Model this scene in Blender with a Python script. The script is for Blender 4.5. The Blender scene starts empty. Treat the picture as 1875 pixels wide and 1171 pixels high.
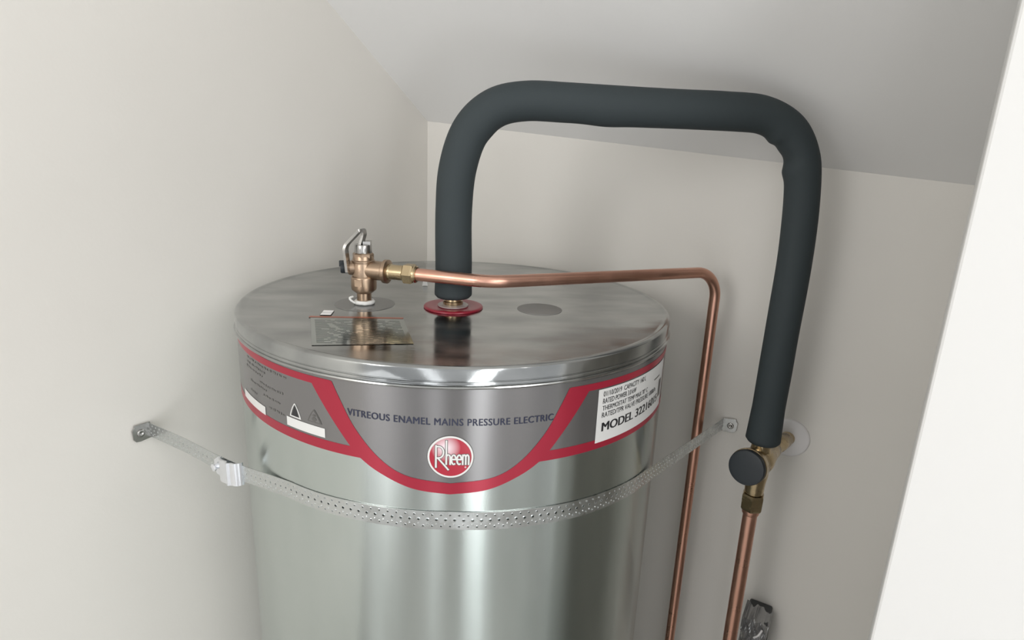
import bpy, bmesh, math, random
from mathutils import Vector, Matrix, noise
from mathutils.geometry import delaunay_2d_cdt
random.seed(7)
C = bpy.context.scene.collection
SC = bpy.context.scene
PI = math.pi
ZL = 1.42                      # height of the tank lid above the floor; everything is authored from the lid plane

# ------------------------------------------------------------------ camera
cam = bpy.data.cameras.new('camera'); co = bpy.data.objects.new('camera', cam); C.objects.link(co)
cam.sensor_width = 36.0; cam.lens = 36.0 * 1128.9 / 1875.0; cam.clip_start = 0.02
cr = Vector((0.9961, -0.0781, 0.0405)); cu = Vector((-0.0181, 0.2685, 0.9631)); cf = Vector((0.0861, 0.9601, -0.2661))
mw = Matrix((cr, cu, -cf)).transposed().to_4x4(); mw.translation = Vector((0, -0.8045, 0.1941 + ZL))
co.matrix_world = mw
SC.camera = co

# ------------------------------------------------------------------ light
w = bpy.data.worlds.new('world'); SC.world = w; w.use_nodes = True
w.node_tree.nodes['Background'].inputs[0].default_value = (0.97, 0.985, 1.0, 1)
w.node_tree.nodes['Background'].inputs[1].default_value = 0.74
def area(name, loc, target, sx, sy, power, col=(1, 1, 1)):
    l = bpy.data.lights.new(name, 'AREA'); l.shape = 'RECTANGLE'; l.size = sx; l.size_y = sy; l.energy = power; l.color = col
    o = bpy.data.objects.new(name, l); C.objects.link(o); o.location = Vector(loc) + Vector((0, 0, ZL))
    o.rotation_euler = (Vector(target) - Vector(loc)).to_track_quat('-Z', 'Z').to_euler()
    return o
# light from the room behind the camera: a tall glazed door with a narrow side light, plus unseen fills added to brighten ceiling and walls
area('glazed_door_daylight', (0.53, -2.43, -0.25), (0.0, 0.0, -0.2), 0.38, 2.0, 11.6, (0.95, 0.98, 1.0))
area('side_light_daylight', (-0.50, -2.40, -0.25), (0.0, 0.0, -0.2), 0.26, 2.0, 3.0, (0.95, 0.97, 1.0))
area('low_left_fill', (-1.12, -1.75, -0.75), (0.2, -0.1, 0.1), 0.7, 0.8, 1.9, (0.98, 0.99, 1.0))  # invented fill from low left, lifts the ceiling and back wall
area('upper_left_fill', (-1.18, -1.62, 0.56), (-0.1, -0.6, -0.1), 0.6, 0.7, 10.4, (1.0, 0.985, 0.96))  # added fill from upper left for the back wall, no known lamp
area('upper_right_fill', (0.75, -1.5, 0.62), (-0.2, -0.2, -0.2), 0.6, 0.6, 7.6, (1.0, 0.985, 0.96))  # added fill from upper right for the left wall, no known lamp
SC.view_settings.view_transform = 'Standard'; SC.view_settings.look = 'None'
SC.view_settings.gamma = 1.0; SC.view_settings.use_curve_mapping = False
SC.view_settings.exposure = -0.08

# ------------------------------------------------------------------ materials
def mat(name, col, rough=0.5, metal=0.0, coat=0.0, spec=None):
    m = bpy.data.materials.new(name); m.use_nodes = True
    b = m.node_tree.nodes['Principled BSDF']
    b.inputs['Base Color'].default_value = (*col, 1); b.inputs['Roughness'].default_value = rough
    b.inputs['Metallic'].default_value = metal; b.inputs['Coat Weight'].default_value = coat
    b.inputs['Coat Roughness'].default_value = 0.12
    if spec is not None: b.inputs['Specular IOR Level'].default_value = spec
    return m
def nodes(m): return m.node_tree.nodes, m.node_tree.links, m.node_tree.nodes['Principled BSDF']
def noise_col(m, c1, c2, scale, detail=4, lo=0.35, hi=0.65, stretch=(1, 1, 1)):
    n, l, b = nodes(m)
    tc = n.new('ShaderNodeTexCoord'); mp = n.new('ShaderNodeMapping'); mp.inputs['Scale'].default_value = stretch
    t = n.new('ShaderNodeTexNoise'); t.inputs['Scale'].default_value = scale; t.inputs['Detail'].default_value = detail
    r = n.new('ShaderNodeValToRGB'); r.color_ramp.elements[0].position = lo; r.color_ramp.elements[1].position = hi
    r.color_ramp.elements[0].color = (*c1, 1); r.color_ramp.elements[1].color = (*c2, 1)
    l.new(tc.outputs['Object'], mp.inputs[0]); l.new(mp.outputs[0], t.inputs['Vector']); l.new(t.outputs['Fac'], r.inputs[0])
    l.new(r.outputs[0], b.inputs['Base Color']); return tc, mp
def noise_rough(m, scale, a, bb, detail=4, stretch=(1, 1, 1)):
    n, l, b = nodes(m)
    tc = n.new('ShaderNodeTexCoord'); mp = n.new('ShaderNodeMapping'); mp.inputs['Scale'].default_value = stretch
    t = n.new('ShaderNodeTexNoise'); t.inputs['Scale'].default_value = scale; t.inputs['Detail'].default_value = detail
    r = n.new('ShaderNodeMapRange'); r.inputs[1].default_value = 0.35; r.inputs[2].default_value = 0.65
    r.inputs[3].default_value = a; r.inputs[4].default_value = bb
    l.new(tc.outputs['Object'], mp.inputs[0]); l.new(mp.outputs[0], t.inputs['Vector']); l.new(t.outputs['Fac'], r.inputs[0])
    l.new(r.outputs[0], b.inputs['Roughness'])
def noise_bump(m, scale, dist, strength=1.0, detail=3, stretch=(1, 1, 1)):
    n, l, b = nodes(m)
    tc = n.new('ShaderNodeTexCoord'); mp = n.new('ShaderNodeMapping'); mp.inputs['Scale'].default_value = stretch
    t = n.new('ShaderNodeTexNoise'); t.inputs['Scale'].default_value = scale; t.inputs['Detail'].default_value = detail
    bp = n.new('ShaderNodeBump'); bp.inputs['Distance'].default_value = dist; bp.inputs['Strength'].default_value = strength
    l.new(tc.outputs['Object'], mp.inputs[0]); l.new(mp.outputs[0], t.inputs['Vector']); l.new(t.outputs['Fac'], bp.inputs['Height'])
    l.new(bp.outputs[0], b.inputs['Normal'])

M = {}
M['paint_warm'] = mat('wall_paint', (0.78, 0.755, 0.71), 0.55, spec=0.3)
noise_col(M['paint_warm'], (0.765, 0.74, 0.695), (0.795, 0.77, 0.725), 3.0); noise_bump(M['paint_warm'], 260, 0.0004, 0.25)
M['paint_ceiling'] = mat('ceiling_paint', (0.88, 0.875, 0.865), 0.6, spec=0.3); noise_bump(M['paint_ceiling'], 220, 0.0004, 0.25)
M['paint_white'] = mat('white_paint', (0.69, 0.686, 0.675), 0.5, spec=0.3)
M['floor'] = mat('floor_vinyl', (0.34, 0.33, 0.31), 0.5); noise_col(M['floor'], (0.42, 0.405, 0.385), (0.50, 0.485, 0.46), 6)
M['galv'] = mat('galvanised_steel', (0.60, 0.62, 0.61), 0.17, 1.0)
noise_col(M['galv'], (0.48, 0.53, 0.51), (0.56, 0.605, 0.585), 9, 6, stretch=(1, 1, .35)); noise_rough(M['galv'], 34, 0.18, 0.23, 3, (1, 1, .06)); noise_bump(M['galv'], 620, 0.00025, 0.07)
def rolled(m, an):                                             # rolled sheet: fine marks round the drum draw reflections out upwards
    n, l, b = nodes(m); t = n.new('ShaderNodeTangent'); t.direction_type = 'RADIAL'; t.axis = 'Z'
    l.new(t.outputs[0], b.inputs['Tangent']); b.inputs['Anisotropic'].default_value = an; b.inputs['Anisotropic Rotation'].default_value = ROT
ROT = 0.25
rolled(M['galv'], 0.98)
M['lid'] = mat('galvanised_lid', (0.58, 0.58, 0.57), 0.2, 1.0)
noise_col(M['lid'], (0.32, 0.33, 0.33), (0.47, 0.48, 0.475), 17, 9, stretch=(.7, 1.5, 1)); noise_rough(M['lid'], 14, 0.09, 0.27, 9, (.7, 1.5, 1)); noise_bump(M['lid'], 160, 0.0003, 0.10)
M['strap'] = mat('zinc_strap', (0.60, 0.62, 0.615), 0.28, 1.0); noise_rough(M['strap'], 60, 0.2, 0.36)
M['zinc'] = mat('bright_zinc', (0.86, 0.88, 0.92), 0.26, 1.0)
M['label'] = mat('silver_grey_label', (0.235, 0.229, 0.23), 0.27, 0.75)
M['red'] = mat('red_print', (0.37, 0.021, 0.045), 0.30, 0.3)
rolled(M['label'], 0.98); rolled(M['red'], 0.98)
M['navy'] = mat('navy_print', (0.022, 0.026, 0.055), 0.4)
M['black_print'] = mat('black_print', (0.015, 0.015, 0.017), 0.45)
M['grey_print'] = mat('dark_grey_print', (0.12, 0.115, 0.11), 0.4, 0.3)
M['white_print'] = mat('white_print', (0.70, 0.695, 0.68), 0.4)
M['bright_white'] = mat('bright_white_print', (0.86, 0.86, 0.86), 0.9, spec=0.1)
M['sticker'] = mat('white_sticker', (0.68, 0.675, 0.66), 0.4)
M['foam'] = mat('black_foam', (0.036, 0.046, 0.050), 0.75, spec=0.35); noise_bump(M['foam'], 500, 0.0003, 0.3)
M['rubber'] = mat('black_plastic', (0.024, 0.029, 0.034), 0.45, spec=0.35)
M['copper'] = mat('copper', (0.62, 0.31, 0.22), 0.28, 1.0)
noise_col(M['copper'], (0.60, 0.32, 0.235), (0.70, 0.40, 0.305), 9, 3, stretch=(1, 1, .5)); noise_rough(M['copper'], 30, 0.26, 0.40)
M['brass'] = mat('brass', (0.50, 0.395, 0.245), 0.26, 1.0); noise_rough(M['brass'], 60, 0.2, 0.36)
M['bronze'] = mat('bronze_casting', (0.39, 0.285, 0.205), 0.34, 1.0); noise_bump(M['bronze'], 600, 0.0003, 0.3)
M['steel'] = mat('stainless_steel', (0.40, 0.39, 0.375), 0.27, 1.0)
M['tape'] = mat('white_thread_tape', (0.82, 0.82, 0.80), 0.6)
M['red_plastic'] = mat('red_plastic', (0.25, 0.009, 0.026), 0.3, 0.0, 0.1)
M['clear_washer'] = mat('milky_washer', (0.36, 0.30, 0.29), 0.25)
M['grey_plug'] = mat('grey_plug', (0.22, 0.215, 0.205), 0.6)
M['grey_seal'] = mat('grey_seal', (0.16, 0.16, 0.155), 0.22, 0.35, 0.2)
M['white_plastic'] = mat('white_plastic', (0.84, 0.82, 0.82), 0.3, spec=0.5)
M['orange_print'] = mat('orange_print', (0.42, 0.13, 0.075), 0.25, 0.5)
M['film'] = mat('tinted_label_film', (0.43, 0.455, 0.44), 0.13, 0.95)
M['wrap'] = mat('crumpled_film', (0.34, 0.34, 0.34), 0.22, 0.55, 0.5)
M['box_grey'] = mat('dark_grey_box', (0.05, 0.052, 0.055), 0.5)

# ------------------------------------------------------------------ helpers
def obj(name, verts, faces, m, parent=None, smooth=False, sharp=None):
    me = bpy.data.meshes.new(name); me.from_pydata([tuple(v) for v in verts], [], faces); me.validate(); me.update()
    bm = bmesh.new(); bm.from_mesh(me); bmesh.ops.recalc_face_normals(bm, faces=bm.faces); bm.to_mesh(me); bm.free()
    if isinstance(m, str): m = M[m]
    me.materials.append(m)
    o = bpy.data.objects.new(name, me); C.objects.link(o)
    if smooth:
        for p in me.polygons: p.use_smooth = True
        if sharp is not None: me.set_sharp_from_angle(angle=math.radians(sharp))
    if parent: o.parent = parent
    return o
def thing(name, label, cat, loc=(0, 0, 0), group=None):
    o = bpy.data.objects.new(name, None); C.objects.link(o); o.location = loc; o.empty_display_size = 0.05
    o['label'] = label; o['category'] = cat
    if group: o['group'] = group
    return o
def merge(*ps):
    V, F = [], []
    for v, f in ps:
        k = len(V); V += [Vector(a) for a in v]; F += [tuple(i + k for i in g) for g in f]
    return V, F
def frame(axis):
    a = Vector(axis).normalized(); h = Vector((0, 0, 1)) if abs(a.z) < 0.9 else Vector((0, 1, 0))
    x = h.cross(a).normalized(); y = a.cross(x); return x, y, a
def lathe(prof, base, axis, seg=40, hexa=False):
    """profile (radius, height) turned about an axis; closed at both ends"""
    x, y, a = frame(axis); base = Vector(base); V, F = [], []
    n = 6 if hexa else seg
    for r, h in prof:
        for i in range(n):
            t = 2 * PI * i / n
            V.append(base + a * h + (x * math.cos(t) + y * math.sin(t)) * r)
    for j in range(len(prof) - 1):
        for i in range(n):
            k = (i + 1) % n; F.append((j * n + i, j * n + k, (j + 1) * n + k, (j + 1) * n + i))
    F.append(tuple(range(n))[::-1]); F.append(tuple((len(prof) - 1) * n + i for i in range(n)))
    return V, F
def catmull(pts, per=10):
    P = [Vector(p) for p in pts]; P = [2 * P[0] - P[1]] + P + [2 * P[-1] - P[-2]]; out = []
    for i in range(1, len(P) - 2):
        a, b, c, d = P[i - 1:i + 3]
        for k in range(per):
            t = k / per
            out.append(0.5 * ((2 * b) + (c - a) * t + (2 * a - 5 * b + 4 * c - d) * t * t + (3 * b - a - 3 * c + d) * t ** 3))
    out.append(P[-2]); return out
def rounded(pts, rads, n=10):
    """polyline with circular fillets at its inner corners"""
    P = [Vector(p) for p in pts]; out = [P[0]]
    for i in range(1, len(P) - 1):
        a = (P[i - 1] - P[i]).normalized(); b = (P[i + 1] - P[i]).normalized(); ang = a.angle(b); r = rads[i - 1]
        if r <= 0 or ang > 3.1: out.append(P[i]); continue
        d = r / math.tan(ang / 2); bis = (a + b).normalized(); ctr = P[i] + bis * (r / math.sin(ang / 2))
        s = P[i] + a * d - ctr; e = P[i] + b * d - ctr; tot = s.angle(e); ax = s.cross(e).normalized()
        for k in range(n + 1):
            out.append(ctr + Matrix.Rotation(tot * k / n, 3, ax) @ s)
    out.append(P[-1]); return out
def resample(pts, step):
    P = [Vector(p) for p in pts]; out = [P[0]]
    for a, b in zip(P, P[1:]):
        n = max(1, int(math.ceil((b - a).length / step)))
        for k in range(1, n + 1): out.append(a.lerp(b, k / n))
    return out
def tube(path, rad, seg=28):
    """rad is a number or f(distance, angle, point); closed ends; angle 0 points up / out by parallel transport"""
    P = [Vector(p) for p in path]; V, F = [], []
    t0 = (P[1] - P[0]).normalized(); x = frame(t0)[0]; s = 0
    for i, p in enumerate(P):
        t = ((P[min(i + 1, len(P) - 1)] - P[max(i - 1, 0)])).normalized()
        x = (x - t * x.dot(t)).normalized(); y = t.cross(x)
        if i: s += (p - P[i - 1]).length
        for k in range(seg):
            a = 2 * PI * k / seg; d = x * math.cos(a) + y * math.sin(a)
            r = rad(s, a, p, d) if callable(rad) else rad
            V.append(p + d * r)
    n = len(P)
    for j in range(n - 1):
        for k in range(seg):
            q = (k + 1) % seg; F.append((j * seg + k, j * seg + q, (j + 1) * seg + q, (j + 1) * seg + k))
    F.append(tuple(range(seg))[::-1]); F.append(tuple((n - 1) * seg + k for k in range(seg)))
    return V, F
def box(c, ux, uy, uz, sx, sy, sz):
    c = Vector(c); V = [c + Vector(ux) * (i * sx / 2) + Vector(uy) * (j * sy / 2) + Vector(uz) * (k * sz / 2) for k in (-1, 1) for j in (-1, 1) for i in (-1, 1)]
    return V, [(0, 2, 3, 1), (4, 5, 7, 6), (0, 1, 5, 4), (2, 6, 7, 3), (0, 4, 6, 2), (1, 3, 7, 5)]
def bevel(o, wd, seg=2):
    md = o.modifiers.new('bevel', 'BEVEL'); md.width = wd; md.segments = seg; md.limit_method = 'ANGLE'; return o

# ------------------------------------------------------------------ the setting
X = Vector((-0.0662, 0.4437, 0)); uR = Vector((0.8141, -0.5807, 0)); uL = Vector((-0.5807, -0.8141, 0)); UZ = Vector((0, 0, 1))
ZC = 0.2396; SL, SR = 0.6594, -0.0751
def room(l, r, z): return X + uL * l + uR * r + UZ * z
def ceil_z(l, r): return ZC + SL * l + SR * r
def struct(name, v, f, m):
    o = obj(name, v, f, m); o['kind'] = 'structure'; return o
TH = 0.09
L1, R1 = 3.4, 3.4
def slab_wall(name, pts, nrm, m):
    n = len(pts); V = [Vector(p) for p in pts] + [Vector(p) - Vector(nrm) * TH for p in pts]
    F = [tuple(range(n)), tuple(range(n, 2 * n))[::-1]] + [(i, (i + 1) % n, n + (i + 1) % n, n + i) for i in range(n)]
    return struct(name, V, F, m)
LF = 1.05                                                    # where the sloping ceiling turns level
zf = ceil_z(LF, 0)
slab_wall('wall_left', [room(0, 0, -ZL), room(L1, 0, -ZL), room(L1, 0, zf), room(LF, 0, zf), room(0, 0, ZC)], uR, 'paint_warm')
slab_wall('wall_back', [room(0, 0, -ZL), room(0, 0, ZC), room(0, R1, ceil_z(0, R1)), room(0, R1, -ZL)], uL, 'paint_warm')
V = [room(0, 0, ZC), room(LF, 0, zf), room(LF, R1, ceil_z(LF, R1)), room(0, R1, ceil_z(0, R1)), room(L1, 0, zf), room(L1, R1, ceil_z(LF, R1))]
V += [p + UZ * 0.08 for p in V]
struct('ceiling', V, [(0, 1, 2, 3), (1, 4, 5, 2), (6, 9, 8, 7), (7, 8, 11, 10), (0, 3, 9, 6), (3, 2, 8, 9), (2, 5, 11, 8), (5, 4, 10, 11), (4, 1, 7, 10), (1, 0, 6, 7)], 'paint_ceiling')
struct('floor', *box(room(L1 / 2, R1 / 2, -ZL - 0.05), uL, uR, UZ, L1 + 0.2, R1 + 0.2, 0.1), 'floor')
# the bright white end of the wall that closes the cupboard's mouth on the right
az = 0.7154; e0 = Vector((0, -0.8045, 0)) + 0.5 * Vector((math.sin(az), math.cos(az), 0))
ed = Vector((math.sin(az - 0.022), math.cos(az - 0.022), 0))        # the end face runs back almost along the line of sight
wd = Vector((ed.y, -ed.x, 0)); wd = (wd * 0.985 + uR * 0.03).normalized()
q = [e0, e0 + wd * 2.6, e0 + wd * 2.6 + ed * 0.07, e0 + ed * 0.07]
V = [Vector((p.x, p.y, -ZL)) for p in q] + [Vector((p.x, p.y, 0.62)) for p in q]
o = struct('wall_right', V, [(0, 1, 2, 3), (4, 7, 6, 5), (0, 4, 5, 1), (1, 5, 6, 2), (2, 6, 7, 3), (3, 7, 4, 0)], 'paint_white'); bevel(o, 0.002)
RC = 1.22                                                    # the cupboard's far side, out of view behind the white wall end
slab_wall('wall_side', [room(0, RC, -ZL), room(0, RC, ceil_z(0, RC)), room(0.44, RC, ceil_z(0.44, RC)), room(0.44, RC, -ZL)], -uR, 'paint_warm')

# ------------------------------------------------------------------ the hot water tank
R = 0.2735
tank = thing('water_heater', 'large cylindrical galvanised electric water heater with red and grey label standing in the corner', 'water heater', (0, 0, -ZL))
def cyl(s, z, r=R): t = s / R; return Vector((r * math.sin(t), -r * math.cos(t), z))
def tk(name, vf, m, parent=None, **k):                       # a part of the tank (authored from the lid plane)
    v, f = vf; par = parent or tank
    return obj(name, [p - Vector((0, 0, -ZL)) for p in v] if True else v, f, m, par, **k)
tk('body', lathe([(0.262, -ZL), (R - 0.002, -ZL + 0.004), (R, -ZL + 0.012), (R, -0.9), (R, -0.5), (R, -0.2), (R, -0.017), (R - 0.004, -0.015)], (0, 0, 0), UZ, 192), 'galv', smooth=True, sharp=30)
tk('body_seam', box((R * math.sin(1.95), -R * math.cos(1.95), -0.7), (math.cos(1.95), math.sin(1.95), 0), (math.sin(1.95), -math.cos(1.95), 0), UZ, 0.012, 0.003, 1.35), 'galv')
lid = tk('lid', lathe([(0.001, 0), (0.12, 0), (0.264, 0), (0.2675, 0.0006), (0.2695, 0.0014), (0.2722, 0.0012), (0.2742, -0.0004), (0.2748, -0.0025), (0.2750, -0.0116),
                       (0.2743, -0.0122), (0.2743, -0.0128), (0.2752, -0.0134), (0.2754, -0.0152), (0.2746, -0.0158), (0.2746, -0.0164), (0.2762, -0.0172), (0.2768, -0.0184), (0.2760, -0.0196), (0.2738, -0.0198), (0.26, -0.0190)], (0, 0, 0), UZ, 224), 'lid', smooth=True, sharp=35)
# --- label: flat print wrapped round the drum
TILT = -0.014
def strip(ss, lo, hi, r, rows=1):
    V, F = [], []
    for s in ss:
        for k in range(rows + 1):
            V.append(cyl(s, lo(s) + (hi(s) - lo(s)) * k / rows + TILT * s, r))
    n = rows + 1
    for i in range(len(ss) - 1):
        for k in range(rows): F.append((i * n + k, (i + 1) * n + k, (i + 1) * n + k + 1, i * n + k + 1))
    return V, F
def lin(a, b, n): return [a + (b - a) * i / n for i in range(n + 1)]
def interp(tab):
    def g(s):
        if s <= tab[0][0]: return tab[0][1]
        for (a, za), (b, zb) in zip(tab, tab[1:]):
            if s <= b: return za + (zb - za) * (s - a) / (b - a)
        return tab[-1][1]
    return g
def smooth_tab(tab, per=8):
    P = catmull([(a, b, 0) for a, b in tab], per); return [(p.x, p.y) for p in P]
CX = -0.0056                                                   # centre line of the label
TOP = -0.0196
binn = [(-0.1200, -0.0196), (-0.1085, -0.0420), (-0.0930, -0.0690), (-0.0690, -0.0957), (-0.0420, -0.1112), (0, -0.1168)]
bout = [(-0.1463, -0.0248), (-0.1425, -0.0305), (-0.1245, -0.0560), (-0.1010, -0.0860), (-0.0890, -0.0985), (-0.0690, -0.1113), (-0.0370, -0.1242), (0, -0.1286)]
def sym(t, dz=0): 
    a = smooth_tab(t); a = a + [(-x, z) for x, z in reversed(a[:-1])]
    return [(x + CX, z) for x, z in a]
bi, bo = sym(binn), sym(bout)
fi, fo = interp(bi), interp(bo)
S0, S1 = -0.345, 0.335
ZB = -0.0985                                                   # bottom edge of the side panels
panel = tk('front_label', strip(lin(S0, S1, 150), lambda s: min(ZB, fo(s)) if abs(s - CX) < 0.1 else ZB, lambda s: TOP, R + 0.0002, 2), 'label', smooth=True)
panel['label'] = 'silver grey and red printed label'
def part(name, vf, m, **k): return tk(name, vf, m, panel, **k)
# the label is a child of the tank, its print a child of the label
sa = lin(CX - 0.1463, CX + 0.1463, 110)
part('red_band', strip(sa, lambda s: max(fo(s), -0.13), lambda s: min(fi(s), -0.0248), R + 0.0005), 'red', smooth=True)
for a, b in ((S0, CX - 0.1195), (CX + 0.1195, S1)):
    part('red_stripe', strip(lin(a, b, 40), lambda s: -0.0322, lambda s: -0.0248, R + 0.0004), 'red', smooth=True)
for a, b in ((S0, CX - 0.0883), (CX + 0.0883, S1)):
    part('red_stripe', strip(lin(a, b, 40), lambda s: -0.0993, lambda s: -0.0888, R + 0.0004), 'red', smooth=True)
def text_mesh(body, size, sx=1.0, offset=0.0, align='LEFT', spacing=1.0):
    cu_ = bpy.data.curves.new('t', 'FONT'); cu_.body = body; cu_.size = size; cu_.offset = offset; cu_.align_x = align; cu_.space_character = spacing; cu_.resolution_u = 3
    to = bpy.data.objects.new('t', cu_); C.objects.link(to)
    dg = bpy.context.evaluated_depsgraph_get(); me = bpy.data.meshes.new_from_object(to.evaluated_get(dg))
    V = [Vector((v.co.x * sx, v.co.y, 0)) for v in me.vertices]; F = [tuple(p.vertices) for p in me.polygons]
    bpy.data.objects.remove(to); bpy.data.curves.remove(cu_); bpy.data.meshes.remove(me)
    return V, F
def fit_text(body, s0, s1, z0, cap, offset=0.0, spacing=1.0):
    """lettering stretched to run from s0 to s1 with its baseline at z0"""
    V, F = text_mesh(body, 0.01, 1, 0.0, 'LEFT', spacing)
    a = min(v.x for v in V); b = max(v.x for v in V); h = max(v.y for v in V)
    P = [(s0 + (v.x - a) * (s1 - s0) / (b - a), z0 + v.y * cap / h) for v in V]; n = len(P)
    if not offset: return P, F
    Q = []; G = []                                             # bolder: printed three times with a slight shift
    for k in (-1, 0, 1): G += [tuple(i + len(Q) for i in f) for f in F]; Q += [(x + k * offset, z) for x, z in P]
    return Q, G
def on_label(pts, F, r): return [cyl(s, z + TILT * s, r) for s, z in pts], F
def lettering(name, body, s0, s1, z0, cap, m, r, offset=0.0, spacing=1.0, parent=None):
    P, F = fit_text(body, s0, s1, z0, cap, offset, spacing); return tk(name, on_label(P, F, r), m, parent or panel)
lettering('lettering', 'VITREOUS ENAMEL MAINS PRESSURE ELECTRIC', -0.1062, 0.0952, -0.0563, 0.0068, 'navy', R + 0.0006, 0.00024, 1.08)
# round emblem
EC = (-0.0054, -0.0888); ER = 0.0217
def disc(c, r, rad, n=28, rx=1.0):
    return strip([c[0] + rx * r * math.sin(PI * (i / n - 0.5)) for i in range(n + 1)], lambda s: c[1] - math.sqrt(max(0, r * r - ((s - c[0]) / rx) ** 2)), lambda s: c[1] + math.sqrt(max(0, r * r - ((s - c[0]) / rx) ** 2)), rad)
def strokes(segs, wdt, c, k, rad):
    out = []
    for pl in segs:
        P = [Vector((c[0] + x * k, c[1] + z * k, 0)) for x, z in pl]; V, F = [], []
        for i, p in enumerate(P):
            t = (P[min(i + 1, len(P) - 1)] - P[max(i - 1, 0)]).normalized(); nn = Vector((-t.y, t.x, 0)) * wdt * k / 2
            e = t * (wdt * k * 0.35) * (-1 if i == 0 else (1 if i == len(P) - 1 else 0))
            V += [p + nn + e, p - nn + e]
        for i in range(len(P) - 1): F.append((2 * i, 2 * i + 1, 2 * i + 3, 2 * i + 2))
        out.append(([cyl(v.x, v.y + TILT * v.x, rad) for v in V], F))
    return merge(*out)
part('emblem_rim_outline', disc((EC[0], EC[1]), ER * 1.03, R + 0.00045), 'grey_print')  # thin grey printed edge showing round the white rim
part('emblem_rim', disc(EC, ER, R + 0.0006), 'white_print')
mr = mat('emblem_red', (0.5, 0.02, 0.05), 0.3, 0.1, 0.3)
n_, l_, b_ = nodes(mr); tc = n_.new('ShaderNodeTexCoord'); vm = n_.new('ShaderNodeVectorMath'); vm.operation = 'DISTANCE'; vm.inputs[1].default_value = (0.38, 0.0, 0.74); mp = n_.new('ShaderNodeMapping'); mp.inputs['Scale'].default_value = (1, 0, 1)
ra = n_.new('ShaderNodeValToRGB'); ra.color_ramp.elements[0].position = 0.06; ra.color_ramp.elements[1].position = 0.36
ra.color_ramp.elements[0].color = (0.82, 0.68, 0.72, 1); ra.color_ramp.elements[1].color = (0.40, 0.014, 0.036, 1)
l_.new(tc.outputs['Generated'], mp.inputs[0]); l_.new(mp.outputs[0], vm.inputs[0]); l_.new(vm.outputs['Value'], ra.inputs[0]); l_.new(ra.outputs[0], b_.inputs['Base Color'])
part('emblem_disc', disc(EC, ER * 0.915, R + 0.0008), mr)
def ell(cx, cz, rx, rz, a0, a1, n=18): return [(cx + rx * math.cos(math.radians(a0 + (a1 - a0) * i / n)), cz + rz * math.sin(math.radians(a0 + (a1 - a0) * i / n))) for i in range(n + 1)]
word = [[(-.63, .54), (-.63, -.50)], [(-.63, .50)] + ell(-.50, .23, .20, .27, 90, -90) + [(-.63, -.06)], [(-.54, -.06), (-.30, -.34), (-.09, -.60)],
        [(-.18, .78), (-.18, -.34)], [(-.18, 0.02)] + ell(-.095, -.02, .085, .14, 150, 0, 10) + [(-.01, -.34)],
        [(.045, -.10), (.235, -.10)] + ell(.14, -.11, .095, .225, 0, 300), [(.285, -.10), (.475, -.10)] + ell(.38, -.11, .095, .225, 0, 300),
        [(.535, .12), (.535, -.34)], [(.535, 0.02)] + ell(.60, -.02, .065, .14, 150, 0, 10) + [(.665, -.34)], [(.665, 0.02)] + ell(.73, -.02, .065, .14, 150, 0, 10) + [(.795, -.34)],
        ell(.66, -.47, .03, .03, 0, 360, 10)]
part('emblem_lettering_outline', strokes(word[:-1], .125, EC, ER, R + 0.00095), 'grey_print')
part('emblem_lettering', strokes(word[:-1], .072, EC, ER, R + 0.0011), 'white_print')
part('registered_mark', strokes(word[-1:], .02, EC, ER, R + 0.0011), 'white_print')
# left panel: white blanks, two approval triangles, rows of worn illegible print
part('white_patch', strip(lin(-0.2885, -0.2250, 12), lambda s: -0.0895, lambda s: -0.0800, R + 0.0006), 'white_print')
part('white_patch', strip(lin(-0.1850, -0.1328, 12), lambda s: -0.0865, lambda s: -0.0768, R + 0.0006), 'white_print')
def rtri(cx, z0, wdt, h, k):                                   # rounded triangle as columns
    def hi(s): u = min(1, abs(s - cx) / (wdt / 2)); return z0 + h * (1 - u) ** (k)
    return strip(lin(cx - wdt / 2, cx + wdt / 2, 16), lambda s: z0, hi, 0)
def tri(name, cx, z0, wdt, h, k, m, r): 
    def hi(s): u = min(1, abs(s - cx) / (wdt / 2)); return z0 + h * (1 - u ** 1.25) ** k
    part(name, strip(lin(cx - wdt / 2, cx + wdt / 2, 20), lambda s: z0, hi, r), m)
tri('approval_triangle', -0.1718, -0.0752, 0.0165, 0.0155, 0.8, 'white_print', R + 0.0005)
tri('approval_triangle_field', -0.1718, -0.0738, 0.0125, 0.0125, 0.85, 'label', R + 0.0007)
tri('approval_triangle_mark', -0.1718, -0.0735, 0.0096, 0.0108, 1.0, 'black_print', R + 0.0009)
tri('hazard_triangle', -0.1455, -0.0735, 0.0185, 0.0140, 0.9, 'grey_print', R + 0.0005)
tri('hazard_triangle_field', -0.1455, -0.0722, 0.0142, 0.0108, 0.95, 'label', R + 0.0007)
part('hazard_mark', merge(disc((-0.1455, -0.0698), 0.0022, R + 0.0009, 10, 1.3), disc((-0.1455, -0.0658), 0.0013, R + 0.0009, 8, 1.4)), 'grey_print')
rows = []
rg = random.Random(3)
for z, a, b in ((-0.0370, -0.268, -0.185), (-0.0425, -0.270, -0.222), (-0.0478, -0.272, -0.230), (-0.0560, -0.236, -0.190), (-0.0615, -0.262, -0.222), (-0.0680, -0.228, -0.196), (-0.0730, -0.262, -0.245), (-0.0788, -0.218, -0.190)):
    s = a
    while s < b:
        ww = rg.uniform(0.0012, 0.0030); rows.append(strip([s, s + ww], lambda q, z=z: z, lambda q, z=z, h=rg.uniform(0.0014, 0.0026): z + h, R + 0.0006)); s += ww + rg.choice((0.0005, 0.0005, 0.002))
m_ = mat('worn_grey_print', (0.19, 0.185, 0.175), 0.35, 0.5)
part('worn_print', merge(*rows), m_)
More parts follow.
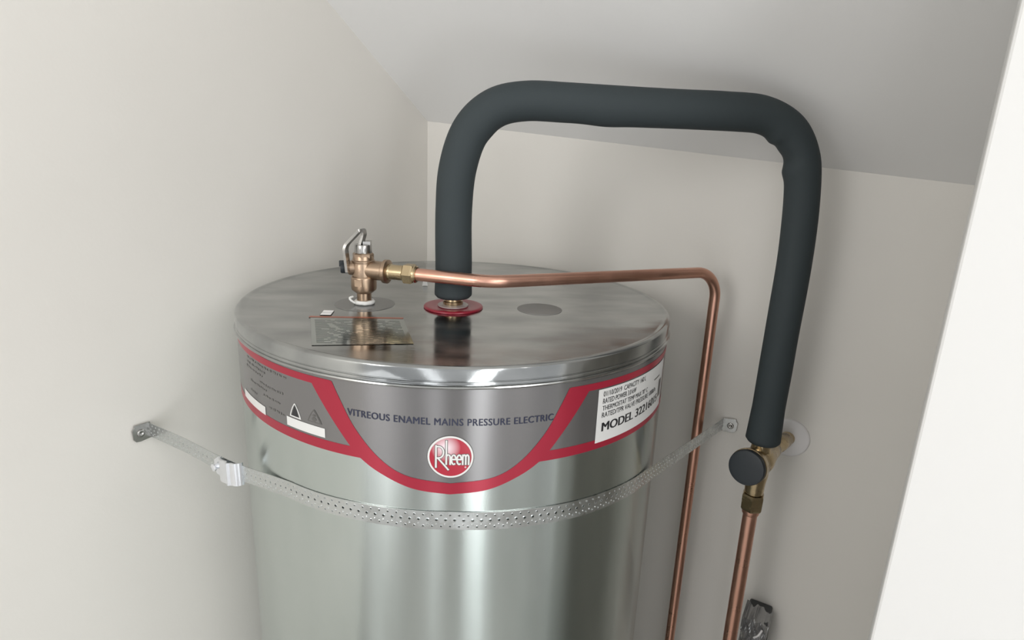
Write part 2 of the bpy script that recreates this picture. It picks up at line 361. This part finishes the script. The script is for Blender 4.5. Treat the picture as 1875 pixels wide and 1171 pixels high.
# rating sticker
stk = tk('rating_sticker', strip(lin(0.1490, 0.302, 24), lambda s: -0.0925, lambda s: -0.0322 - 0.0012, R + 0.0007), 'sticker', smooth=True)
stk['label'] = 'white rating sticker with black lettering'
def sl(body, a, b, z, cap, off=0.0): lettering('lettering', body, a, b, z, cap, 'black_print', R + 0.0009, off, 1.0, stk)
sl('01/10/2019  CAPACITY 160 L', 0.1560, 0.2340, -0.0418, 0.0056, 0.0001)
sl('RATED POWER 3.0 kW', 0.1560, 0.2130, -0.0497, 0.0056, 0.00012)
sl('THERMOSTAT TEMP MAX 70° C', 0.1560, 0.2420, -0.0575, 0.0056, 0.0001)
sl('RATED/TPR VALVE PRESSURE 1000kPa', 0.1560, 0.2700, -0.0652, 0.0056, 0.0001)
sl('MODEL 32216015', 0.1574, 0.2800, -0.0808, 0.0098, 0.0006)
tk('print_block', merge(strip(lin(0.284, 0.296, 4), lambda s: -0.078, lambda s: -0.056, R + 0.0009)), 'grey_print', stk)
tk('print_line', strip(lin(0.262, 0.284, 4), lambda s: -0.0505, lambda s: -0.0490, R + 0.0009), 'grey_print', stk)
# --- on the lid: seals, plug, sticker with an orange heading, scrap
def lidpart(name, vf, m, parent=None, **k): return tk(name, vf, m, parent or lid, **k)
lidpart('valve_seal', lathe([(0.0372, 0), (0.0368, 0.0006), (0.02, 0.0008), (0.013, 0.0008)], (-0.1177, -0.041, 0), UZ, 56), 'grey_seal', smooth=True, sharp=40)
o = lidpart('red_collar', lathe([(0.0368, 0), (0.0372, 0.0012), (0.0362, 0.0026), (0.0335, 0.0030), (0.026, 0.0020), (0.018, 0.0018), (0.010, 0.0018)], (-0.0070, -0.0485, 0), UZ, 64), 'red_plastic', smooth=True)
o['label'] = 'red plastic collar around the outlet'
lidpart('blanking_plug', lathe([(0.0286, 0), (0.0284, 0.0005), (0.0278, 0.0008), (0.001, 0.0008)], (0.1022, -0.0510, 0), UZ, 56), 'grey_plug', smooth=True, sharp=40)
q = [(-0.1690, -0.1085), (-0.0640, -0.1085), (-0.0450, -0.2020), (-0.1440, -0.2120)]
def lidquad(c, z): return [Vector((x, y, z)) for x, y in c], [(0, 1, 2, 3)]
film = lidpart('warning_sticker', merge(lidquad(q, 0.0004)), 'film'); film['label'] = 'tinted film sticker with an orange heading'
lidpart('sticker_heading', lidquad([(-0.1710, -0.1040), (-0.0640, -0.1040), (-0.0642, -0.1100), (-0.1708, -0.1100)], 0.0006), 'orange_print')
rows = []
for i in range(22):
    t = 0.08 + 0.90 * i / 22; y = -0.110 - 0.098 * t
    a = -0.168 + 0.024 * t; b = -0.066 + 0.020 * t; s = a + 0.004
    while s < b - 0.008:
        ww = rg.uniform(0.006, 0.024); ww = min(ww, b - 0.003 - s); rows.append(([Vector((s, y, 0.0006)), Vector((s + ww, y - .0005, 0.0006)), Vector((s + ww, y - 0.0016, 0.0006)), Vector((s, y - 0.0012, 0.0006))], [(0, 1, 2, 3)])); s += ww + rg.uniform(.002, .008)
m_ = mat('faint_print', (0.335, 0.37, 0.35), 0.17, 0.92)
lidpart('worn_print', merge(*rows), m_)
lidpart('sticker_symbol_backing', lidquad([(-0.1608, -0.0780), (-0.1478, -0.0780), (-0.1478, -0.1005), (-0.1608, -0.1005)], 0.0006), 'grey_print')
lidpart('sticker_symbol', merge(lidquad([(-0.1602, -0.0790), (-0.1483, -0.0790), (-0.1483, -0.0888), (-0.1602, -0.0888)], 0.0009), lidquad([(-0.1602, -0.0897), (-0.1483, -0.0897), (-0.1483, -0.0998), (-0.1602, -0.0998)], 0.0009)), M['bright_white'])

# ------------------------------------------------------------------ perforated strap round the tank
strap = thing('perforated_strap', 'perforated galvanised steel strap around the tank, screwed to both walls', 'strap', (-0.4031, -0.0285, -0.1783))
SO = Vector(strap.location)
RS = R + 0.0012
PL = Vector((-0.4031, -0.0285, 0)); PR = Vector((0.4330, 0.0877, 0))
a0 = -0.677; a1 = 0.871                                        # where the strap touches the drum (angle from the front)
plan = resample([PL, (RS * math.sin(a0), -RS * math.cos(a0), 0)], 0.01)[:-1] + [Vector((RS * math.sin(a), -RS * math.cos(a), 0)) for a in lin(a0, a1, 80)] + resample([(RS * math.sin(a1), -RS * math.cos(a1), 0), PR], 0.01)[1:]
cum = [0]
for a, b in zip(plan, plan[1:]): cum.append(cum[-1] + (b - a).length)
TOTL = cum[-1]
zt = interp([(0, -0.1783), (0.09, -0.1735), (0.155, -0.1732), (0.205, -0.1705), (0.25, -0.1645), (0.296, -0.1590), (0.38, -0.1570), (0.476, -0.1570), (0.569, -0.1617), (0.667, -0.1685), (0.72, -0.1745), (TOTL, -0.2216)])
def at(d):
    d = max(0, min(TOTL - 1e-6, d))
    lo, hi = 0, len(cum) - 1
    while hi - lo > 1:
        mid = (lo + hi) // 2
        if cum[mid] <= d: lo = mid
        else: hi = mid
    t = (d - cum[lo]) / (cum[hi] - cum[lo]); p = plan[lo].lerp(plan[hi], t); tg = (plan[hi] - plan[lo]).normalized()
    return p, Vector((tg.y, -tg.x, 0))                          # outward normal (towards the camera)
HW = 0.0098; PIT = 0.0088
def cell():
    pts = []; edges = []; holes = []
    rect = [(0, -HW), (PIT / 2, -HW), (PIT, -HW), (PIT, 0), (PIT, HW), (PIT / 2, HW), (0, HW), (0, 0)]
    pts += rect; edges += [(i, (i + 1) % 8) for i in range(8)]
    lip = set()
    for cx, cz, r in ((PIT * .25, .0062, .00095), (PIT * .25, -.0062, .00095), (PIT * .75, .0010, .0013), (PIT * .72, -.0040, .0007)):
        for rr, isl in ((r * 1.55, False), (r, True)):
            k = len(pts); n = 8
            for i in range(n):
                t = 2 * PI * (i + .5) / n; pts.append((cx + rr * math.cos(t), cz + rr * math.sin(t)))
                if isl: lip.add(k + i)
            edges += [(k + i, k + (i + 1) % n) for i in range(n)]
        holes.append((cx, cz, r))
    v, e, f, ov, oe, of = delaunay_2d_cdt([Vector(p) for p in pts], edges, [], 1, 1e-7)
    keep = []
    for t in f:
        c = sum((v[i] for i in t), Vector((0, 0))) / len(t)
        if any((c.x - hx) ** 2 + (c.y - hz) ** 2 < (r * .92) ** 2 for hx, hz, r in holes): continue
        keep.append(tuple(t))
    lips = set(i for i in range(len(v)) if any(abs(math.hypot(v[i].x - hx, v[i].y - hz) - r) < 1e-5 for hx, hz, r in holes))
    return v, keep, lips
cv, cfc, clip = cell()
V, F = [], []
for k in range(int(TOTL / PIT)):
    b = len(V)
    for i, p in enumerate(cv):
        d = k * PIT + p.x; q, nn = at(d); V.append(q + nn * (0.00022 if i in clip else 0) + UZ * (zt(d) + p.y) - SO)
    F += [tuple(b + i for i in t) for t in cfc]
band = obj('strap_band', V, F, 'strap', strap)
bm = bmesh.new(); bm.from_mesh(band.data); bmesh.ops.remove_doubles(bm, verts=bm.verts, dist=2e-5); bmesh.ops.recalc_face_normals(bm, faces=bm.faces)
up = sum((f.normal.dot(Vector((f.calc_center_median() + SO).xy.to_3d())) for f in bm.faces))
if up < 0: bmesh.ops.reverse_faces(bm, faces=bm.faces)
bm.to_mesh(band.data); bm.free()
md = band.modifiers.new('thickness', 'SOLIDIFY'); md.thickness = 0.0008; md.offset = -1
def tab(P, d, nrm, z, zd):
    """the bent end of the strap lying flat on the wall, with its screw"""
    P = Vector((P.x, P.y, z)); e = P + d * 0.021 + UZ * zd
    pts = [(-.0015, -.0108), (.013, -.0128), (.0185, -.0122), (.0215, -.0085), (.0222, .0040), (.0195, .0075), (.0190, .0108), (-.0015, .0112)]
    f_ = [P + d * x + UZ * (y + zd * x / .021) + nrm * 0.0035 for x, y in pts]; bk = [p - nrm * 0.0015 for p in f_]; n = len(pts)
    o = obj('mounting_tab', [p - SO for p in f_ + bk], [tuple(range(n)), tuple(range(n, 2 * n))[::-1]] + [(i, (i + 1) % n, n + (i + 1) % n, n + i) for i in range(n)], 'steel', strap); bevel(o, 0.0004)
    c = P + d * 0.0115 + UZ * (zd * .5 - .001) + nrm * 0.0035
    v, f = lathe([(0.0052, 0), (0.0051, 0.0008), (0.0038, 0.0014), (0.0022, 0.0015), (0.0018, 0.0006)], c - SO, nrm, 20)
    obj('screw', v, f, 'steel', o, smooth=True)
tab(PL, uL, uR, -0.1783, 0.0015); tab(PR, uR, uL, -0.2216, 0.003)
# small corner gussets where the band meets the tabs
# bright zinc tension clip over the band
bd = 0.194
def clip_pt(d, out, h): q, nn = at(d); return q + nn * out + UZ * (zt(d) + h) - SO
prof = [(bd - .019, .0050), (bd - .0165, .0085), (bd - .010, .0098), (bd - .0025, .0088), (bd + .0005, .0112), (bd + .0030, .0112), (bd + .0050, .0086), (bd + .0105, .0074), (bd + .0145, .0044), (bd + .0162, .0012)]
V, F = [], []
for hh in (-.0140, .0138):
    for d, out in prof: V.append(clip_pt(d, out, hh))
    for d, out in prof: V.append(clip_pt(d, out - .0022 if out > .003 else -.0012, hh))
n = len(prof)
for i in range(n - 1):
    F += [(i, i + 1, 2 * n + i + 1, 2 * n + i), (n + i, 3 * n + i, 3 * n + i + 1, n + i + 1), (i, n + i, n + i + 1, i + 1), (2 * n + i, 2 * n + i + 1, 3 * n + i + 1, 3 * n + i)]
F += [(0, 2 * n, 3 * n, n), (n - 1, 2 * n - 1, 4 * n - 1, 3 * n - 1)]
clipo = obj('tension_clip', V, F, 'zinc', strap, smooth=True, sharp=28); clipo['label'] = 'bright zinc tension clip'
pts = [(bd - .034, -.004), (bd - .030, -.0115), (bd - .020, -.0122), (bd - .017, .0122), (bd - .024, .0122), (bd - .0335, .006)]
V = [clip_pt(d, .0042, h) for d, h in pts] + [clip_pt(d, .0024, h) for d, h in pts]; n = len(pts)
ear = obj('clip_ear', V, [tuple(range(n)), tuple(range(n, 2 * n))[::-1]] + [(i, (i + 1) % n, n + (i + 1) % n, n + i) for i in range(n)], 'zinc', clipo)
q, nn = at(bd - .029)
v, f = lathe([(0.0034, 0), (0.0034, 0.003), (0.0046, 0.0032), (0.0046, 0.0052), (0.0025, 0.0064)], clip_pt(bd - .028, .0042, -.001), nn, 18); obj('clip_screw', v, f, 'zinc', clipo, smooth=True, sharp=40)

# ------------------------------------------------------------------ relief valve on the lid
VA = Vector((-0.118, -0.0430, 0))
OD = Vector((0.94, -0.341, 0)).normalized(); SD = Vector((-0.985, -0.17, 0)).normalized()
valve = thing('relief_valve', 'bronze pressure relief valve with a bent steel lever on the tank lid', 'valve', VA + UZ * 0.0009)
def vp(name, vf, m, parent=None, **k):
    v, f = vf; return obj(name, [p - Vector(valve.location) for p in v], f, m, parent or valve, **k)
ZV = 0.0445
body = merge(lathe([(.0088, .0012), (.0090, .0150), (.0115, .0165), (.0150, .0195), (.0156, .0225), (.0156, .034), (.0150, .036), (.0140, .0370), (.0140, .0500), (.0134, .0515), (.0134, .0535), (.0142, .0541), (.0142, .0560), (.0130, .0568), (.0126, .0600), (.0112, .0635)], VA, UZ, 40),
             lathe([(.0118, .004), (.0118, .0270), (.0122, .0275), (.0122, .0285)], VA + UZ * ZV, OD, 36),
             lathe([(.0088, .006), (.0088, .0165), (.0076, .0185)], VA + UZ * (ZV + .002), SD, 28))
vp('body', body, 'bronze', smooth=True, sharp=35)
vp('outlet_flange', lathe([(.0132, 0), (.0146, .001), (.0146, .0052), (.0128, .0064)], VA + UZ * ZV + OD * .0278, OD, 36), 'bronze', smooth=True, sharp=35)
vp('name_plate', box(VA + Vector((-0.0042, -0.0148, 0.0300)), (.96, -.28, 0), (.28, .96, 0), UZ, .0095, .0020, .0085), 'bronze')
vp('collar', lathe([(.0122, .0592), (.0128, .0600), (.0128, .0640), (.0112, .0655)], VA, UZ, 8), 'bronze')
vp('steel_cap', lathe([(.0102, .0630), (.0106, .0640), (.0106, .0742), (.0100, .0755), (.004, .0757)], VA, UZ, 36), 'steel', smooth=True, sharp=35)
vp('cap_lug', box(VA + Vector((.0048, .002, .0770)), (1, 0, 0), (0, 1, 0), UZ, .009, .013, .005), 'steel')
tp = lathe([(.0104, .0012), (.0126, .0016), (.0130, .0042), (.0112, .0060), (.0092, .0058)], VA, UZ, 36)
tp = ([p + Vector((noise.noise(p * 260) * .0012, noise.noise(p * 260 + Vector((9, 0, 0))) * .0012, noise.noise(p * 200) * .0010 * (1 if p.z > .003 else 0))) for p in tp[0]], tp[1])
fl = tube(catmull([VA + Vector((-.0100, -.0075, .003)), VA + Vector((-.0150, -.0085, .007)), VA + Vector((-.0165, -.0070, .0095)), VA + Vector((-.0130, -.004, .0105))], 5), .0014, 8)
vp('thread_tape', merge(tp, fl), 'tape', smooth=True)
vp('plug', merge(lathe([(.0062, .0175), (.0066, .0190), (.0066, .0260), (.0058, .0275)], VA + UZ * (ZV + .002), SD, 20), box(VA + UZ * (ZV + .0075) + SD * .0255, SD, (0, 1, 0), UZ, .006, .005, .007)), 'rubber', smooth=True, sharp=35)
# lever: a flat steel strip bent over the cap
LP = rounded([VA + Vector((-.0165, -.0120, .0430)), VA + Vector((-.0200, -.0100, .0740)), VA + Vector((-.0010, -.002, .0945)), VA + Vector((.0022, 0.000, .0905)), VA + Vector((-.0022, -.0005, .0750))], [.014, .0035, .008], 8)
V, F = [], []
yw = Vector((0.35, 0.94, 0)).normalized()
for i, p in enumerate(LP):
    t = (LP[min(i + 1, len(LP) - 1)] - LP[max(i - 1, 0)]).normalized(); nn = t.cross(yw).normalized()
    for a, b in ((-1, -1), (1, -1), (1, 1), (-1, 1)): V.append(p + yw * (a * .0042) + nn * (b * .0017))
for i in range(len(LP) - 1):
    for k in range(4): F.append((i * 4 + k, i * 4 + (k + 1) % 4, i * 4 + 4 + (k + 1) % 4, i * 4 + 4 + k))
F += [(3, 2, 1, 0), tuple(len(V) - 4 + k for k in range(4))]
lv = vp('lever', (V, F), 'steel', smooth=True, sharp=40); bevel(lv, .0004)

# ------------------------------------------------------------------ copper drain pipe from the relief valve
drain = thing('copper_drain_pipe', 'thin copper pipe bent over the lid from the relief valve, running down behind the strap', 'pipe', VA + UZ * ZV + OD * .0345)
def dp(name, vf, m, **k):
    v, f = vf; return obj(name, [p - Vector(drain.location) for p in v], f, m, drain, **k)
B0 = VA + UZ * ZV
K1 = Vector((0.0365, -0.0985, 0.0440)); K2 = Vector((0.3725, 0.0472, 0.0360)); K3 = Vector((0.3715, 0.0476, -ZL + 0.02))
path = resample(rounded([B0 + OD * .066, K1, K2, K3], [.055, .040], 14), .03)
dp('pipe', tube(path, lambda s, a, p, d: .0076, 24), 'copper', smooth=True, sharp=60)
dp('brass_tail', lathe([(.0100, .0335), (.0100, .0365), (.0092, .0375), (.0092, .056), (.0098, .0565)], B0, OD, 32), 'brass', smooth=True, sharp=35)
o = dp('compression_nut', lathe([(.0112, .0545), (.0128, .0560), (.0128, .0655), (.0116, .0675)], B0, OD, hexa=True), 'brass')
dp('nut_collar', lathe([(.0104, .0672), (.0104, .0700), (.0090, .0715), (.0077, .0717)], B0, OD, 28), 'brass', smooth=True, sharp=35)

# ------------------------------------------------------------------ insulated hot pipe
VX = Vector((0.4188, -0.0616, 0))
A = Vector((-0.0075, -0.0480, 0))
hot = thing('insulated_pipe', 'black foam-lagged pipe arching from the red lid collar over to the brass wall valve', 'pipe', A + UZ * 0.0022)
TZ = 0.2490
D1 = (VX - A); D1.z = 0; LEN = D1.length; D1.normalize()
def onrun(x, z): return A + D1 * x + UZ * z
raw = [onrun(0, .0135), onrun(0, .05), onrun(-.0008, .12), onrun(.003, .170), onrun(.0175, .2130), onrun(.044, .2390), onrun(.080, .2488), onrun(.13, .2492), onrun(.19, .2480), onrun(.25, .2480), onrun(.314, .2480), onrun(.361, .2462),
       onrun(.3955, .2310), onrun(.4160, .2030), onrun(.4250, .168), onrun(LEN + .0035, .10), onrun(LEN + .0030, 0), onrun(LEN + .0018, -.09), onrun(LEN + .0005, -.1785)]
fp = catmull(raw, 12)
fp = resample(fp, .006)
S_END = sum((b - a).length for a, b in zip(fp, fp[1:]))
def frad(s, a, p, d):
    r = .0224 - .0016 * min(1, max(0, (s - .5) / .15)) + .0006 * noise.noise(Vector((s * 14, d.x * .6, d.z * .6)))
    e = min(s, S_END - s)
    if e < .004: r -= .003 * (1 - e / .004) ** 2
    lx = (p - A).dot(D1); inner = max(0.0, d.dot((onrun(.21, .12) - p).normalized()))
    if s < .03: r += .0012 * (1 - s / .03)
    if S_END - s < .05: r += .0020 * (1 - (S_END - s) / .05)
    for c0, amp, wd_ in ((onrun(.175, .2485), .0018, .022), (onrun(.390, .235), .0034, .010), (onrun(.415, .205), -.0026, .010), (onrun(.424, .185), .0030, .010), (onrun(.345, .2478), .0014, .016), (onrun(.026, .222), .0010, .014)):
        r += amp * inner ** 2 * math.exp(-((p - c0).length / wd_) ** 2)
    return r
v, f = tube(fp, frad, 40)
obj('foam_sleeve', [p - Vector(hot.location) for p in v], f, 'foam', hot, smooth=True, sharp=50)
v, f = lathe([(.0192, .0024), (.0190, .0036), (.0120, .0046), (.0100, .0046)], A, UZ, 36); obj('washer', [p - Vector(hot.location) for p in v], f, 'clear_washer', hot, smooth=True, sharp=40)
v, f = lathe([(.0118, .0030), (.0124, .0042), (.0124, .0080), (.0104, .0086), (.0104, .0180)], A, UZ, 30); obj('brass_union', [p - Vector(hot.location) for p in v], f, 'brass', hot, smooth=True, sharp=35)

# ------------------------------------------------------------------ tempering valve by the back wall
WD = Vector((0.5127, 0.0308, -0.2177)); mixc = Vector((VX.x, VX.y, -0.2060)); ZS = 0.0085
CAPC = mixc + uL * 0.040 - uR * 0.009 + UZ * 0.003
ax = (uL * 0.95 - uR * 0.16 + UZ * 0.16).normalized(); sx = (mixc + uL * 0.006 - WD).normalized(); SLN = (mixc - WD).length
tv = thing('tempering_valve', 'brass mixing valve with a round black cap at the end of the foam-lagged pipe', 'valve', mixc)
def tp_(name, vf, m, **k):
    v, f = vf; return obj(name, [p - mixc for p in v], f, m, tv, **k)
tp_('body', merge(lathe([(.0100, SLN - .062), (.0118, SLN - .058), (.0132, SLN - .040), (.0165, SLN - .018), (.0190, SLN - .006), (.0195, SLN + .006), (.0150, SLN + .016)], WD, sx, 40),
                  lathe([(.0150, -.052), (.0195, -.046), (.0215, -.034), (.0220, -.022), (.0230, -.018), (.0230, -.010)], CAPC, ax, 44),
                  lathe([(.0120, -.266), (.0128, -.262), (.0132, -.250), (.0150, -.236), (.0150, -.204), (.0130, -.196), (.0120, -.186)], (VX.x, VX.y, ZS), UZ, 36)), 'brass', smooth=True, sharp=35)
tp_('wall_stub', lathe([(.0104, .004), (.0104, .010), (.0098, .0105), (.0104, .011), (.0098, .0115), (.0104, .012), (.0104, .020), (.0112, .0215), (.0112, .050), (.0104, .052), (.0104, SLN - .060)], WD, sx, 32), 'brass', smooth=True, sharp=30)
tp_('cap_rim', lathe([(.0230, -.0125), (.0246, -.0110), (.0249, -.0045), (.0236, -.0030)], CAPC, ax, 48), 'brass', smooth=True, sharp=35)
o = tp_('black_cap', lathe([(.0228, -.006), (.0240, -.004), (.0240, .0020), (.0230, .0042), (.019, .0050), (.001, .0052)], CAPC, ax, 56), 'rubber', smooth=True, sharp=50); o['label'] = 'round black plastic cap'
tp_('inlet_nut', lathe([(.0140, -.292), (.0156, -.289), (.0160, -.270), (.0148, -.267)], (VX.x, VX.y, ZS), UZ, hexa=True), 'brass')

cold = thing('copper_inlet_pipe', 'thicker copper pipe running down the wall below the brass mixing valve', 'pipe', (VX.x, VX.y, -0.286))
v, f = tube(resample([Vector((VX.x, VX.y, -0.2720)), Vector((VX.x - .001, VX.y + .0005, -ZL + 0.02))], .06), .0098, 28)
obj('pipe', [p - Vector(cold.location) for p in v], f, 'copper', cold, smooth=True, sharp=60)
v, f = lathe([(.0104, -.300), (.0116, -.298), (.0116, -.2925), (.0104, -.2915)], (VX.x, VX.y, ZS), UZ, 28); obj('olive_ring', [p - Vector(cold.location) for p in v], f, 'copper', cold, smooth=True, sharp=35)

v, f = lathe([(.0303, .0), (.0303, .0020), (.0296, .0038), (.0270, .0050), (.012, .0056), (.0100, .0056)], WD, uL, 56)
wp = obj('wall_plate', [p - WD for p in v], f, 'white_plastic', None, smooth=True, sharp=50); wp.location = WD
wp['label'] = 'round white plastic cover plate on the wall behind the brass valve stub'; wp['category'] = 'cover plate'

# ------------------------------------------------------------------ box in crumpled film low on the wall
bc = X + uR * 0.7140 + uL * 0.030 + UZ * -0.5640
bw = thing('wrapped_switch_box', 'small dark box in crumpled grey film beside the thicker copper pipe at bottom edge', 'box', bc - uL * 0.030)
V, F = box((0, 0, 0), uR, uL, UZ, .036, .054, .092)
bo_ = obj('box_body', [p + uL * 0.028 for p in V], F, 'box_grey', bw); bevel(bo_, .003)
V, F = [], []
N1, N2 = 26, 22
rr = random.Random(11)
def wrapz(u, vv):                                              # folded film hanging over the front and top of the box
    fold = abs(((u * 3.1 + vv * 2.5) % 1) - .5) * .014 + abs(((u * 2.0 - vv * 2.7 + .3) % 1) - .5) * .008
    return .0545 + fold + .002 * noise.noise(Vector((u * 9, vv * 9, 1)))
for j in range(N2 + 1):
    for i in range(N1 + 1):
        u = i / N1; vv = j / N2
        top = .052 + .003 * (0.5 - u) - .0015 * math.sin(u * 9)
        V.append(uR * ((u - .5) * .040) + UZ * (-.052 + (top + .052) * vv) + uL * (wrapz(u, vv) - ((.036 + .02 * noise.noise(Vector((u * 5, 2, 3)))) * max(0, vv - .95) / .05)) + UZ * (.006 * noise.noise(Vector((u * 7, vv * 5, 8))) * (1 if vv > .9 else 0)))
for j in range(N2):
    for i in range(N1): a = j * (N1 + 1) + i; F.append((a, a + 1, a + N1 + 2, a + N1 + 1))
wr = obj('film_wrap', V, F, 'wrap', bw)
md = wr.modifiers.new('thickness', 'SOLIDIFY'); md.thickness = 0.0006
wr['label'] = 'crumpled shiny grey film'
o = obj('cable_tie', *[q for q in tube(catmull([uR * .012 + uL * .068 + UZ * .044, uR * .008 + uL * .070 + UZ * .034, uR * .002 + uL * .069 + UZ * .026], 6), .0016, 8)], 'white_plastic', bw, smooth=True)

# scrap of white tape lying on the lid behind the drain pipe
v, f = [Vector((-.004, -.003, 0.0)), Vector((.004, -.003, 0.0)), Vector((.0006, .004, 0.0)), Vector((-.003, -.002, .006)), Vector((.003, -.002, .006)), Vector((.0002, .003, .008))], [(0, 1, 2), (3, 5, 4), (0, 3, 4, 1), (1, 4, 5, 2), (2, 5, 3, 0)]
sc = obj('tape_scrap', v, f, 'tape'); sc.location = (-0.0491, 0.072, 0.0004)
sc['label'] = 'tiny scrap of white tape lying on the lid behind the copper pipe'; sc['category'] = 'scrap'

# lift everything from the lid plane to its real height above the floor
for o in list(SC.objects):
    if o.parent is None and o.type in {'MESH', 'EMPTY'}: o.location.z += ZL
